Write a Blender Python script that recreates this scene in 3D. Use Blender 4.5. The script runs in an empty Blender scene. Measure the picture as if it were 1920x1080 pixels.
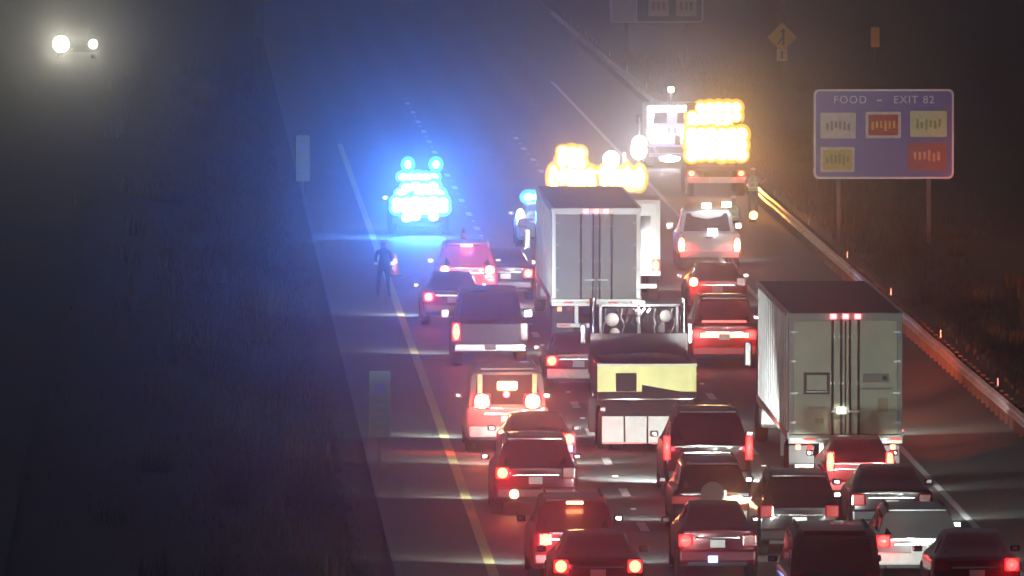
import bpy, bmesh, math, random
from mathutils import Vector, Matrix
random.seed(20)
R = math.radians
S = bpy.context.scene
COL = S.collection

# ------------------------------------------------------------------ camera
CX, CH = -6.58, 18.46           # camera pole stands in the median, 18 m up
PITCH, YAW = R(2.633), R(1.470)
FPX = 24488.0
cam_d = bpy.data.cameras.new('traffic_camera')
cam_d.sensor_width = 36
cam_d.lens = FPX / 1920 * 36
cam_d.clip_start = 1.0
cam_d.clip_end = 6000
cam = bpy.data.objects.new('traffic_camera', cam_d)
COL.objects.link(cam)
cam.location = (CX, 0, CH)
cam.rotation_euler = (math.pi / 2 - PITCH, 0, -YAW)
S.camera = cam

# ------------------------------------------------------------------ world: night sky with town glow
W = bpy.data.worlds.new('World')
S.world = W
W.use_nodes = True
nt = W.node_tree
nt.nodes.clear()
wo = nt.nodes.new('ShaderNodeOutputWorld')
b1 = nt.nodes.new('ShaderNodeBackground')
b2 = nt.nodes.new('ShaderNodeBackground')
ad = nt.nodes.new('ShaderNodeAddShader')
sk = nt.nodes.new('ShaderNodeTexSky')
sk.sky_type = 'NISHITA'
sk.sun_disc = False
sk.sun_elevation = R(1.0)
sk.sun_rotation = R(200)
b1.inputs[1].default_value = 0.004
b2.inputs[0].default_value = (0.48, 0.54, 0.66, 1)
b2.inputs[1].default_value = 0.115
nt.links.new(sk.outputs[0], b1.inputs[0])
nt.links.new(b1.outputs[0], ad.inputs[0])
nt.links.new(b2.outputs[0], ad.inputs[1])
nt.links.new(ad.outputs[0], wo.inputs[0])

sun_d = bpy.data.lights.new('moon', 'SUN')
sun_d.energy = 0.012
sun_d.angle = R(2)
sun_d.color = (0.8, 0.85, 1.0)
sun = bpy.data.objects.new('moon', sun_d)
COL.objects.link(sun)
sun.rotation_euler = (R(50), 0, R(20))

S.view_settings.view_transform = 'Standard'
S.view_settings.look = 'None'
S.view_settings.exposure = 0.0
S.view_settings.gamma = 1.0
S.view_settings.use_curve_mapping = False
S.render.engine = 'CYCLES'
cy = S.cycles
cy.volume_bounces = 0
cy.max_bounces = 5
cy.diffuse_bounces = 2
cy.glossy_bounces = 2
cy.transmission_bounces = 2
cy.use_denoising = True
cy.use_light_tree = True
cy.sample_clamp_indirect = 3.0
cy.caustics_reflective = False
cy.caustics_refractive = False

# ------------------------------------------------------------------ helpers
VPX, VPY, KK = 331.0, -586.0, 0.0541
def dist_of(y):            # distance along the road of a ground row
    return 4.535e5 / (y - VPY) - 0.85
def gx(px, y):             # offset across the road of a ground point
    return (px - VPX) / (y - VPY) / KK + CX

MATS = {}
def mat(name, col, rough=0.5, metal=0.0, var=0.12, scale=6.0, bump=0.0, spec=0.5, coat=0.0):
    if name in MATS:
        return MATS[name]
    m = bpy.data.materials.new(name)
    m.use_nodes = True
    n = m.node_tree.nodes
    l = m.node_tree.links
    p = n['Principled BSDF']
    tc = n.new('ShaderNodeTexCoord')
    no = n.new('ShaderNodeTexNoise')
    no.inputs['Scale'].default_value = scale
    no.inputs['Detail'].default_value = 6
    mr = n.new('ShaderNodeMapRange')
    mr.inputs['From Min'].default_value = 0.3
    mr.inputs['From Max'].default_value = 0.7
    mr.inputs['To Min'].default_value = 1 - var
    mr.inputs['To Max'].default_value = 1 + var
    mx = n.new('ShaderNodeMix')
    mx.data_type = 'RGBA'
    mx.blend_type = 'MULTIPLY'
    mx.inputs[0].default_value = 1.0
    mx.inputs[6].default_value = (*col, 1)
    l.new(tc.outputs['Object'], no.inputs['Vector'])
    l.new(no.outputs['Fac'], mr.inputs['Value'])
    l.new(mr.outputs[0], mx.inputs[7])
    l.new(mx.outputs[2], p.inputs['Base Color'])
    p.inputs['Roughness'].default_value = rough
    p.inputs['Metallic'].default_value = metal
    p.inputs['Specular IOR Level'].default_value = spec
    p.inputs['Coat Weight'].default_value = coat
    p.inputs['Coat Roughness'].default_value = 0.08
    if bump > 0:
        bp = n.new('ShaderNodeBump')
        bp.inputs['Strength'].default_value = bump
        l.new(no.outputs['Fac'], bp.inputs['Height'])
        l.new(bp.outputs[0], p.inputs['Normal'])
    MATS[name] = m
    return m

def glow_mat(name, col, strength):
    if name in MATS:
        return MATS[name]
    m = bpy.data.materials.new(name)
    m.use_nodes = True
    n = m.node_tree.nodes
    p = n['Principled BSDF']
    tc = n.new('ShaderNodeTexCoord')
    wv = n.new('ShaderNodeTexWave')
    wv.inputs['Scale'].default_value = 14
    mr = n.new('ShaderNodeMapRange')
    mr.inputs['To Min'].default_value = strength * 0.7
    mr.inputs['To Max'].default_value = strength * 1.2
    m.node_tree.links.new(tc.outputs['Object'], wv.inputs['Vector'])
    m.node_tree.links.new(wv.outputs['Fac'], mr.inputs['Value'])
    m.node_tree.links.new(mr.outputs[0], p.inputs['Emission Strength'])
    p.inputs['Base Color'].default_value = (*[c * 0.5 for c in col], 1)
    p.inputs['Emission Color'].default_value = (*col, 1)
    p.inputs['Roughness'].default_value = 0.2
    MATS[name] = m
    return m

def obj(name, bm, m, parent=None, loc=None, rot=None, smooth=False):
    me = bpy.data.meshes.new(name)
    bmesh.ops.recalc_face_normals(bm, faces=bm.faces)
    bm.to_mesh(me)
    bm.free()
    for mm in (m if isinstance(m, (list, tuple)) else [m]):
        me.materials.append(mm)
    if smooth:
        for p in me.polygons:
            p.use_smooth = True
        try:
            me.set_sharp_from_angle(angle=R(38))
        except Exception:
            pass
    o = bpy.data.objects.new(name, me)
    COL.objects.link(o)
    if parent is not None:
        o.parent = parent
    if loc is not None:
        o.location = loc
    if rot is not None:
        o.rotation_euler = rot
    return o

def inst(src, name, parent, loc, rot=None):
    o = bpy.data.objects.new(name, src.data)
    COL.objects.link(o)
    o.parent = parent
    o.location = loc
    if rot is not None:
        o.rotation_euler = rot
    return o

def tag(o, label=None, cat=None, group=None, kind=None):
    if label: o['label'] = label
    if cat: o['category'] = cat
    if group: o['group'] = group
    if kind: o['kind'] = kind
    return o

def thing(name, label, cat, loc, rz=0.0, group=None):
    o = bpy.data.objects.new(name, None)
    COL.objects.link(o)
    o.location = loc
    o.rotation_euler = (0, 0, rz)
    return tag(o, label, cat, group)

def bx(bm, c, s, bev=0.0, rot=None):
    r = bmesh.ops.create_cube(bm, size=1.0)
    vs = r['verts']
    bmesh.ops.scale(bm, vec=s, verts=vs)
    if bev > 0:
        es = list({e for v in vs for e in v.link_edges})
        rr = bmesh.ops.bevel(bm, geom=es, offset=bev, segments=2, affect='EDGES', profile=0.6)
        vs = list({v for f in rr['faces'] for v in f.verts} | {v for v in vs if v.is_valid})
    if rot is not None:
        bmesh.ops.rotate(bm, cent=(0, 0, 0), matrix=rot, verts=vs)
    bmesh.ops.translate(bm, vec=c, verts=vs)
    return vs

def box(name, c, s, m, parent=None, bev=0.0, rot=None):
    bm = bmesh.new()
    bx(bm, c, s, bev, rot)
    return obj(name, bm, m, parent)

def cyl(bm, a, b, r, seg=12, r2=None):
    a, b = Vector(a), Vector(b)
    d = b - a
    q = Vector((0, 0, 1)).rotation_difference(d.normalized()).to_matrix().to_4x4()
    M = Matrix.Translation((a + b) / 2) @ q
    bmesh.ops.create_cone(bm, cap_ends=True, segments=seg, radius1=r, radius2=r if r2 is None else r2, depth=d.length, matrix=M)

def rod(name, a, b, r, m, parent=None, seg=12, r2=None):
    bm = bmesh.new()
    cyl(bm, a, b, r, seg, r2)
    return obj(name, bm, m, parent, smooth=True)

LAMP_SCALE, HEAD_SCALE, SPILL_SCALE = 0.0016, 0.60, 0.42
# a spot beam; faces along the direction d in the parent's frame
def beam(parent, loc, d, col, power, cone=70, radius=0.05, blend=1.0, far=False):
    ld = bpy.data.lights.new('spot_beam', 'SPOT')
    ld.energy = power * (1.0 if far else LAMP_SCALE if d[1] < 0 or power > 5000 else HEAD_SCALE)
    ld.color = col
    ld.spot_size = R(cone)
    ld.spot_blend = blend
    ld.shadow_soft_size = radius
    o = bpy.data.objects.new('spot_beam', ld)
    COL.objects.link(o)
    o.parent = parent
    o.location = loc
    o.rotation_euler = Vector(d).to_track_quat('-Z', 'Y').to_euler()
    return o

def spill(parent, loc, col, power, radius=0.1):
    """light a lamp throws down and back on its own vehicle and the road"""
    o = beam(parent, loc, (0, .6, -.8), col, power * SPILL_SCALE, 165, radius, .35, far=True)
    o.name = o.data.name = 'lamp_spill'
    return o

# ------------------------------------------------------------------ materials
M_glass = mat('window_glass', (0.012, 0.013, 0.016), 0.06, var=0.3, spec=0.8)
M_rub = mat('tyre_rubber', (0.02, 0.02, 0.02), 0.85)
M_rim = mat('wheel_alloy', (0.35, 0.35, 0.36), 0.35, 0.9)
M_dark = mat('black_plastic', (0.025, 0.025, 0.027), 0.55)
M_under = mat('grimy_underbody', (0.02, 0.018, 0.017), 0.9)
M_plate = mat('plate_white', (0.72, 0.72, 0.70), 0.5)
M_steel = mat('galvanised_steel', (0.48, 0.49, 0.50), 0.45, 0.6, var=0.25, scale=3, bump=0.1)
M_chrome = mat('chrome', (0.75, 0.75, 0.78), 0.12, 1.0)
M_alu = mat('trailer_aluminium', (0.50, 0.51, 0.50), 0.35, 0.6, var=0.2, scale=1.5)
M_white = mat('white_paint', (0.70, 0.70, 0.68), 0.4, var=0.1, scale=2)
M_cream = mat('weathered_white_door', (0.40, 0.45, 0.33), 0.5, var=0.14, scale=1.3)
M_grey = mat('grey_door_paint', (0.24, 0.27, 0.25), 0.45, var=0.16, scale=1.2)
M_yel = mat('yellow_paint', (0.78, 0.72, 0.26), 0.45, var=0.15, scale=2)
M_black = mat('black_rubber_seal', (0.015, 0.015, 0.015), 0.7)
M_redlens = mat('unlit_red_lens', (0.35, 0.02, 0.02), 0.15)
M_redtape = mat('red_reflective_tape', (0.65, 0.05, 0.03), 0.3)
M_rearlow = mat('white_flap_lit_bumper', (0.75, 0.74, 0.72), 0.55)  # white of the flaps; on bumpers it paints in following headlight

E_tail = glow_mat('brake_lamp_glow', (1.0, 0.16, 0.08), 9.0)
E_tail_hot = glow_mat('brake_lamp_hot', (1.0, 0.45, 0.16), 30.0)
E_rim = glow_mat('red_lens_glare', (1.0, .04, .05), 1.1)
E_dim = glow_mat('tail_lamp_dim', (1.0, 0.12, 0.10), 2.5)
E_amber = glow_mat('amber_beacon_glow', (1.0, 0.55, 0.12), 14.0)
E_blue = glow_mat('blue_strobe_glow', (0.22, 0.50, 1.0), 16.0)
E_white = glow_mat('white_work_lamp_glow', (0.9, 0.95, 1.0), 30.0)
E_amber_rim = glow_mat('amber_glare_rim', (1.0, .42, .05), 1.7)
E_blue_rim = glow_mat('blue_glare_rim', (.06, .55, 1.0), 1.8)
E_head = glow_mat('headlamp_glow', (1.0, 0.95, 0.75), 60.0)
E_mark = glow_mat('marker_lamp_glow', (1.0, 0.10, 0.12), 14.0)
E_platelamp = glow_mat('blue_white_plate_lamp', (0.25, 0.4, 1.0), 8.0)
RED = (1.0, 0.045, 0.06)
REDW = (1.0, 0.13, 0.06)
AMB = (1.0, 0.30, 0.035)
BLU = (0.10, 0.30, 1.0)

# ------------------------------------------------------------------ setting
def node_ground(name, c1, c2, scale, rough, bump, dist=None):
    m = bpy.data.materials.new(name)
    m.use_nodes = True
    n, l = m.node_tree.nodes, m.node_tree.links
    p = n['Principled BSDF']
    ge = n.new('ShaderNodeNewGeometry')
    mp = n.new('ShaderNodeMapping')
    mp.inputs['Scale'].default_value = (1.0, 0.25, 1.0)
    a = n.new('ShaderNodeTexNoise'); a.inputs['Scale'].default_value = scale; a.inputs['Detail'].default_value = 8
    b = n.new('ShaderNodeTexNoise'); b.inputs['Scale'].default_value = scale * 14; b.inputs['Detail'].default_value = 4
    ad = n.new('ShaderNodeMath'); ad.operation = 'ADD'
    ml = n.new('ShaderNodeMath'); ml.operation = 'MULTIPLY'; ml.inputs[1].default_value = 0.5
    cr = n.new('ShaderNodeValToRGB')
    cr.color_ramp.elements[0].position = 0.38; cr.color_ramp.elements[0].color = (*c1, 1)
    cr.color_ramp.elements[1].position = 0.64; cr.color_ramp.elements[1].color = (*c2, 1)
    l.new(ge.outputs['Position'], mp.inputs['Vector'])
    l.new(mp.outputs[0], a.inputs['Vector'])
    l.new(ge.outputs['Position'], b.inputs['Vector'])
    l.new(a.outputs['Fac'], ad.inputs[0]); l.new(b.outputs['Fac'], ad.inputs[1])
    l.new(ad.outputs[0], ml.inputs[0]); l.new(ml.outputs[0], cr.inputs['Fac'])
    l.new(cr.outputs['Color'], p.inputs['Base Color'])
    if name == 'worn_asphalt':
        sp = n.new('ShaderNodeSeparateXYZ'); l.new(ge.outputs['Position'], sp.inputs[0])
        m1 = n.new('ShaderNodeMath'); m1.operation = 'MULTIPLY'; m1.inputs[1].default_value = math.tau / 1.83
        m2 = n.new('ShaderNodeMath'); m2.operation = 'COSINE'
        m3 = n.new('ShaderNodeMapRange'); m3.inputs['From Min'].default_value = -1; m3.inputs['To Min'].default_value = .72; m3.inputs['To Max'].default_value = 1.1
        vo = n.new('ShaderNodeTexVoronoi'); vo.feature = 'DISTANCE_TO_EDGE'; vo.inputs['Scale'].default_value = .22
        m4 = n.new('ShaderNodeMapRange'); m4.inputs['From Max'].default_value = .012; m4.inputs['To Min'].default_value = .35; m4.inputs['To Max'].default_value = 1.0
        m5 = n.new('ShaderNodeMath'); m5.operation = 'MULTIPLY'
        mx = n.new('ShaderNodeMix'); mx.data_type = 'RGBA'; mx.blend_type = 'MULTIPLY'; mx.inputs[0].default_value = 1
        l.new(sp.outputs[0], m1.inputs[0]); l.new(m1.outputs[0], m2.inputs[0]); l.new(m2.outputs[0], m3.inputs['Value'])
        l.new(ge.outputs['Position'], vo.inputs['Vector']); l.new(vo.outputs['Distance'], m4.inputs['Value'])
        l.new(m3.outputs[0], m5.inputs[0]); l.new(m4.outputs[0], m5.inputs[1])
        l.new(cr.outputs['Color'], mx.inputs[6]); l.new(m5.outputs[0], mx.inputs[7]); l.new(mx.outputs[2], p.inputs['Base Color'])
    p.inputs['Roughness'].default_value = rough
    bp = n.new('ShaderNodeBump'); bp.inputs['Strength'].default_value = bump; bp.inputs['Distance'].default_value = 0.02
    l.new(b.outputs['Fac'], bp.inputs['Height']); l.new(bp.outputs[0], p.inputs['Normal'])
    return m

M_grass = node_ground('night_grass', (0.018, 0.020, 0.014), (0.034, 0.034, 0.022), 0.25, 0.95, 0.5)
M_asph = node_ground('worn_asphalt', (0.14, 0.165, 0.165), (0.21, 0.235, 0.23), 0.5, 0.55, 0.25)
M_shld = node_ground('shoulder_asphalt', (0.18, 0.185, 0.165), (0.27, 0.27, 0.235), 0.4, 0.7, 0.25)
M_shld2 = node_ground('dark_asphalt', (0.028, 0.028, 0.028), (0.045, 0.045, 0.043), 0.5, 0.85, 0.2)  # colour brought down to the grass tone so this road hardly shows
M_gravel = node_ground('verge_gravel', (0.05, 0.05, 0.04), (0.11, 0.10, 0.085), 1.2, 0.95, 0.5)
M_linew = mat('white_road_paint', (0.88, 0.88, 0.88), 0.6, var=0.15, scale=3)
M_liney = mat('yellow_road_paint', (0.75, 0.68, 0.32), 0.6, var=0.2, scale=2)

def sheet(name, x0, x1, y0, y1, z, m, ny=1, wob=0.0, parent=None, kind='structure'):
    bm = bmesh.new()
    rows = []
    for i in range(ny + 1):
        y = y0 + (y1 - y0) * i / ny
        wl = random.uniform(-wob, wob); wr = random.uniform(-wob, wob)
        rows.append((bm.verts.new((x0 + wl, y, z)), bm.verts.new((x1 + wr, y, z))))
    for a, b in zip(rows, rows[1:]):
        bm.faces.new((a[0], a[1], b[1], b[0]))
    o = obj(name, bm, m, parent)
    if parent is None:
        o['kind'] = kind
    return o

bm = bmesh.new()
g = 60
vv = []
for j in range(61):
    y = -200 + 3000 * (j / 60) ** 1.6
    row = []
    for i in range(61):
        u = i / 30 - 1
        x = 1200 * (abs(u) ** 2.4) * (1 if u > 0 else -1) + 2
        dx = abs(x - 2)
        z = -0.12
        if x > 17: z += min(4.0, (x - 17) * 0.06) + 0.05 * math.sin(x * 1.3 + y * 0.05)
        row.append(bm.verts.new((x, y, z)))
    vv.append(row)
for j in range(60):
    for i in range(60):
        bm.faces.new((vv[j][i], vv[j][i + 1], vv[j + 1][i + 1], vv[j + 1][i]))
tag(obj('ground', bm, M_grass), kind='structure')

road = sheet('road', -2.05, 14.9, -100, 2000, 0.0, M_asph)
sheet('left_shoulder', -1.9, -0.02, -100, 2000, 0.004, M_shld, parent=road)
sheet('right_shoulder', 11.15, 14.7, -100, 2000, 0.004, M_shld, parent=road)
sheet('verge', -2.75, -1.98, -100, 1600, -0.03, M_gravel, ny=900, wob=0.16)
sheet('verge', 14.7, 15.9, -100, 1600, -0.03, M_gravel, ny=700, wob=0.25)
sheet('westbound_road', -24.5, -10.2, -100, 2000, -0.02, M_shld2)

EX = [0.0, 3.66, 7.32, 10.98]
sheet('edge_line', -0.11, 0.11, -100, 528, 0.010, M_liney, parent=road)
sheet('edge_line', EX[3] - 0.08, EX[3] + 0.08, -100, 612, 0.010, M_linew, parent=road)
bm = bmesh.new()
bmesh.ops.create_grid(bm, x_segments=1, y_segments=1, size=0.5)
for v in bm.verts: v.co.x *= 0.20; v.co.y *= 3.05
dash = obj('lane_dash', bm, M_linew, road, (EX[1], dist_of(813), 0.012))
bm = bmesh.new()
bx(bm, (0, 0, 0.012), (0.12, 0.10, 0.024), 0.008)
M_stud = mat('marker_stud', (0.85, 0.85, 0.82), 0.3)
stud = obj('road_stud', bm, M_stud, road, (EX[1], dist_of(813) + 6.1, 0.004))
d0 = dist_of(813)
for lane in (1, 2):
    off = 0 if lane == 1 else 4.0
    for k in range(-3, 44):
        y = d0 + k * 12.2 + off
        if y > (580 if lane == 1 else 540): continue
        if not (lane == 1 and k == 0):
            inst(dash, 'lane_dash', road, (EX[lane] + random.uniform(-.02, .02), y, 0.012))
            inst(stud, 'road_stud', road, (EX[lane], y + 6.1, 0.006))
# seams and tar across the left shoulder
M_tar = mat('tar_sealant', (0.018, 0.018, 0.018), 0.35)
for k in range(26):
    bm = bmesh.new()
    y = 262 + k * 15.3 + random.uniform(-4, 4)
    a = -1.85; pts = []
    while a < 3.6:
        pts.append((a, y + random.uniform(-.12, .12))); a += 0.5
    wv = 0.05
    vs = [(bm.verts.new((p[0], p[1] - wv, 0.009)), bm.verts.new((p[0], p[1] + wv, 0.009))) for p in pts]
    for p, q in zip(vs, vs[1:]): bm.faces.new((p[0], q[0], q[1], p[1]))
    obj('pavement_seam', bm, M_tar, road)

# ---- guard rail
RX = 14.15
gr = thing('guardrail', 'long galvanised steel guardrail running along the shoulder with delineator posts', 'guardrail', (RX, 0, 0))
M_wood2 = mat('dark_post', (.05, .045, .04), .9)
M_railw = mat('guardrail_steel', (.66, .66, .66), .42, .3, var=.3, scale=2.5, bump=.1)
prof = [(0.0, 0.43), (-0.075, 0.47), (-0.08, 0.51), (-0.0, 0.56), (0.0, 0.61), (-0.08, 0.66), (-0.075, 0.70), (0.0, 0.74)]
bm = bmesh.new()
L = 7.62
ra = [(bm.verts.new((x, 0, z)), bm.verts.new((x, L + .02, z))) for x, z in prof] + [(bm.verts.new((x + .006, 0, z)), bm.verts.new((x + .006, L + .02, z))) for x, z in reversed(prof)]
for i in range(len(ra)):
    p, q = ra[i], ra[(i + 1) % len(ra)]
    bm.faces.new((p[0], q[0], q[1], p[1]))
rail0 = obj('rail_beam', bm, M_railw, gr, (-0.09, 300, 0))
bm = bmesh.new()
bx(bm, (0, 0, 0.33), (0.10, 0.15, 0.86))
post0 = obj('rail_post', bm, M_wood2, gr, (0.05, 300, 0))
bm = bmesh.new()
bx(bm, (0, 0, 0.84), (0.03, 0.08, 0.24)); 
M_refl = mat('white_reflector', (0.85, 0.85, 0.82), 0.25)
del0 = obj('delineator', bm, M_refl, gr, (0.08, 305.7, 0))
n = int(420 / L)
for k in range(1, n):
    inst(rail0, 'rail_beam', gr, (-0.09 + random.uniform(-.01, .01), 300 + k * L, random.uniform(-.012, .012)))
for k in range(1, 220):
    inst(post0, 'rail_post', gr, (0.05, 300 + k * 1.905, 0))
for k in range(1, 17):
    inst(del0, 'delineator', gr, (0.08, 305.7 + k * 24.8, 0))
for d in (603, 627, 647, 664, 689):
    inst(del0, 'delineator', gr, (0.06, d, 0.05))

# ------------------------------------------------------------------ vehicles
SEDAN = [(0, .42, .96, .99, .80, .66), (.05, .33, .99, 1.03, .88, .72), (.14, .26, 1.0, 1.07, .92, .75), (.70, .22, .99, 1.11, .93, .72),
         (1.35, .20, .97, 1.41, .93, .59), (1.7, .2, .96, 1.46, .93, .60), (2.4, .2, .95, 1.47, .93, .60), (2.9, .2, .95, 1.41, .93, .58), (3.65, .2, .93, 1.05, .93, .72),
         (4.35, .22, .84, .90, .90, .70), (4.68, .28, .72, .76, .84, .62), (4.8, .35, .62, .65, .70, .50)]
SUV = [(0, .45, 1.02, 1.05, .82, .72), (.05, .35, 1.06, 1.10, .90, .79), (.12, .28, 1.07, 1.14, .94, .80), (.40, .25, 1.07, 1.66, .95, .67),
       (.62, .25, 1.06, 1.73, .95, .67), (1.5, .25, 1.05, 1.76, .95, .68), (2.6, .25, 1.05, 1.75, .95, .68), (3.0, .25, 1.05, 1.68, .95, .66),
       (3.72, .25, 1.04, 1.15, .95, .80), (4.5, .28, .95, 1.0, .92, .76), (4.75, .34, .82, .86, .86, .68), (4.85, .42, .70, .73, .72, .55)]
VAN = [(0, .42, 1.02, 1.05, .88, .80), (.04, .34, 1.04, 1.08, .93, .84), (.08, .30, 1.05, 1.12, .95, .85), (.20, .28, 1.05, 1.88, .96, .78),
       (.40, .26, 1.05, 1.97, .96, .78), (1.5, .26, 1.05, 2.0, .96, .79), (3.3, .26, 1.05, 1.98, .96, .78), (3.8, .26, 1.05, 1.88, .96, .76),
       (4.6, .27, 1.03, 1.12, .95, .82), (5.0, .30, .92, .96, .90, .76), (5.15, .40, .74, .78, .78, .60)]
CABP = [(1.85, .5, 1.12, 1.16, .95, .84), (1.90, .5, 1.12, 1.18, .97, .84), (2.02, .42, 1.12, 1.80, .97, .74), (2.2, .4, 1.11, 1.86, .97, .74),
        (3.4, .4, 1.10, 1.88, .97, .75), (3.9, .4, 1.10, 1.80, .97, .73), (4.5, .4, 1.10, 1.22, .97, .82), (5.4, .42, 1.05, 1.12, .95, .82),
        (5.7, .45, .95, 1.0, .92, .78), (5.8, .5, .82, .86, .80, .65)]

def section(st):
    y, z0, zb, zr, wb, wr = st
    h = zb - z0
    ht = zr - zb
    P = [(0, z0), (wb * .90, z0), (wb * .985, z0 + .10), (wb, z0 + .5 * h), (wb * .99, zb - .07), (wb * .955, zb - .005),
         (max(wr, wb * .93 - .15 * ht), zb + min(.04, ht * .3)), (wr + .03, zr - min(.10, ht * .25)), (wr * .95, zr - .022), (wr * .60, zr - .004), (0, zr)]
    return [Vector((x, y, z)) for x, z in P]

def refine(sts):
    out = []
    for a, b in zip(sts, sts[1:]):
        out.append(a)
        if b[0] - a[0] > 0.6:
            out.append(tuple((p + q) / 2 for p, q in zip(a, b)))
    out.append(sts[-1])
    return out

def body_loft(name, sts, m, parent):
    sts = refine(sts)
    bm = bmesh.new()
    rings = []
    for st in sts:
        h = section(st)
        ring = [bm.verts.new(p) for p in h] + [bm.verts.new((-p.x, p.y, p.z)) for p in h[-2:0:-1]]
        rings.append(ring)
    nn = len(rings[0])
    for a, b in zip(rings, rings[1:]):
        for i in range(nn):
            j = (i + 1) % nn
            bm.faces.new((a[i], a[j], b[j], b[i]))
    bm.faces.new(rings[0])
    bm.faces.new(list(reversed(rings[-1])))
    return obj(name, bm, m, parent, smooth=True)

def lerp3(a, b, t): return a + (b - a) * t

def patch(name, quad, parent, m, off, inset=0.04):
    """a pane lying just proud of four surface points"""
    q = [Vector(p) for p in quad]
    c = sum(q, Vector()) / 4
    nrm = (q[1] - q[0]).cross(q[3] - q[0]).normalized()
    if nrm.dot(Vector(off)) < 0: nrm = -nrm
    bm = bmesh.new()
    lo = []; hi = []
    for p in q:
        d = (c - p)
        pi = p + d.normalized() * inset
        lo.append(bm.verts.new(pi - nrm * .01)); hi.append(bm.verts.new(pi + nrm * .008))
    bm.faces.new(hi); bm.faces.new(list(reversed(lo)))
    for i in range(4):
        j = (i + 1) % 4
        bm.faces.new((lo[i], lo[j], hi[j], hi[i]))
    return obj(name, bm, m, parent)

def windows(sts, root, rear_i, top_i, wind_i, nose_i):
    """rear glass between stations rear_i and top_i, windscreen between wind_i and nose_i, side glass between"""
    A, B = section(sts[rear_i]), section(sts[top_i])
    pts = lambda s, k: s[k]
    ra, rb = A[8].copy(), B[8].copy()
    patch('rear_window', [(-ra.x * .97, ra.y, ra.z), (ra.x * .97, ra.y, ra.z), (rb.x * .97, rb.y, rb.z - .03), (-rb.x * .97, rb.y, rb.z - .03)], root, M_glass, (0, -1, .3), .04)
    C, D = section(sts[wind_i]), section(sts[nose_i])
    patch('windshield', [(-D[8].x, D[8].y, D[8].z), (D[8].x, D[8].y, D[8].z), (C[8].x, C[8].y, C[8].z - .02), (-C[8].x, C[8].y, C[8].z - .02)], root, M_glass, (0, 1, .3), .05)
    y0, y1 = sts[top_i][0] + .15, sts[wind_i][0] - .02
    mid = (y0 + y1) / 2 + .1
    def at(y):
        for a, b in zip(sts, sts[1:]):
            if a[0] <= y <= b[0]:
                t = (y - a[0]) / (b[0] - a[0] + 1e-9)
                return section(tuple(p + (q - p) * t for p, q in zip(a, b)))
    for sx in (-1, 1):
        for u, v in ((y0, mid - .04), (mid + .04, y1)):
            P, Q = at(u), at(v)
            patch('side_window', [(sx * P[6].x, u, P[6].z + .02), (sx * Q[6].x, v, Q[6].z + .02), (sx * Q[7].x, v, Q[7].z), (sx * P[7].x, u, P[7].z)], root, M_glass, (sx, 0, .1), .03)

WHEEL = {}
def wheel(parent, x, y, r=.34, w=.23):
    key = (r, w)
    if key not in WHEEL:
        bm = bmesh.new()
        prof = [(-.5, .62), (-.5, .88), (-.38, 1.0), (.38, 1.0), (.5, .88), (.5, .62)]
        n = 20
        rings = [[bm.verts.new((a * w, math.cos(t * math.tau / n) * b * r, math.sin(t * math.tau / n) * b * r)) for t in range(n)] for a, b in prof]
        for p, q in zip(rings, rings[1:] + rings[:1]):
            for i in range(n):
                bm.faces.new((p[i], p[(i + 1) % n], q[(i + 1) % n], q[i]))
        me = bpy.data.meshes.new('tyre'); bm.to_mesh(me); bm.free(); me.materials.append(M_rub)
        for p in me.polygons: p.use_smooth = True
        bm = bmesh.new()
        cyl(bm, (-w * .36, 0, 0), (w * .36, 0, 0), r * .60, 14)
        for k in range(5):
            a = k * math.tau / 5
            bx(bm, (w * .38 , math.cos(a) * r * .33, math.sin(a) * r * .33), (.03, .07, r * .5), 0, Matrix.Identity(3))
        me2 = bpy.data.meshes.new('rim'); bm.to_mesh(me2); bm.free(); me2.materials.append(M_rim)
        WHEEL[key] = (me, me2)
    me, me2 = WHEEL[key]
    t = bpy.data.objects.new('wheel', me); COL.objects.link(t); t.parent = parent; t.location = (x, y, r)
    t.rotation_euler = (random.uniform(0, 1), 0, 0)
    if x > 0: pass
    o = bpy.data.objects.new('rim', me2); COL.objects.link(o); o.parent = t
    if x < 0: o.rotation_euler = (0, 0, math.pi)
    return t

def heads(root, L, w, h=.68, P=900, lit=True):
    for sx in (-1, 1):
        b = box('headlight', (sx * w * .72, L - .12, h), (.30, .16, .14), E_head if lit else M_plate, root, .03)
    if P > 0:
        for sx in (-1, 1):
            beam(root, (sx * w * .72, L + .12, h), (sx * .40, 1, -.07), (.88, .97, .90), P * 2.2 * HEAD_SCALE, 84, .08, far=True)

def blob(name, c, s_, m, parent):
    bm = bmesh.new()
    bmesh.ops.create_uvsphere(bm, u_segments=14, v_segments=8, radius=.5)
    for v in bm.verts: v.co.x *= s_[0]; v.co.y *= s_[1]; v.co.z *= s_[2]
    return obj(name, bm, m, parent, c, smooth=True)

def tails(root, w, z, lit=(1, 1), size=(.17, .09, .17), P=900, col=RED, mt=None, xf=.78, y=0.0):
    mt = mt or E_tail
    for sx, on in zip((-1, 1), lit):
        o = box('tail_light', (sx * w * xf, y, z), (size[0] * 1.75, size[1], size[2] * 1.6), E_rim if on else M_redlens, root, .035)  # glowing rim widened to stand for the lamp's red halo
        if on:
            q = blob('lamp_core', (sx * w * xf, y - size[1] * .5, z), (size[0] * 1.45, .07, size[2] * 1.45), mt, o)
            if P > 0:
                beam(root, (sx * w * xf, y - .12, z), (0, -1, .04), col, P * 16, 80, .05)
                spill(root, (sx * w * xf, y - .24, z), col, 80 * (P / 1000) ** .6, .06)

PAINT = {}
def paint(name, col, rough=.32, metal=.3):
    return mat('car_paint_' + name, col, rough, metal, var=.05, scale=1.5, coat=.6)

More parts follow.
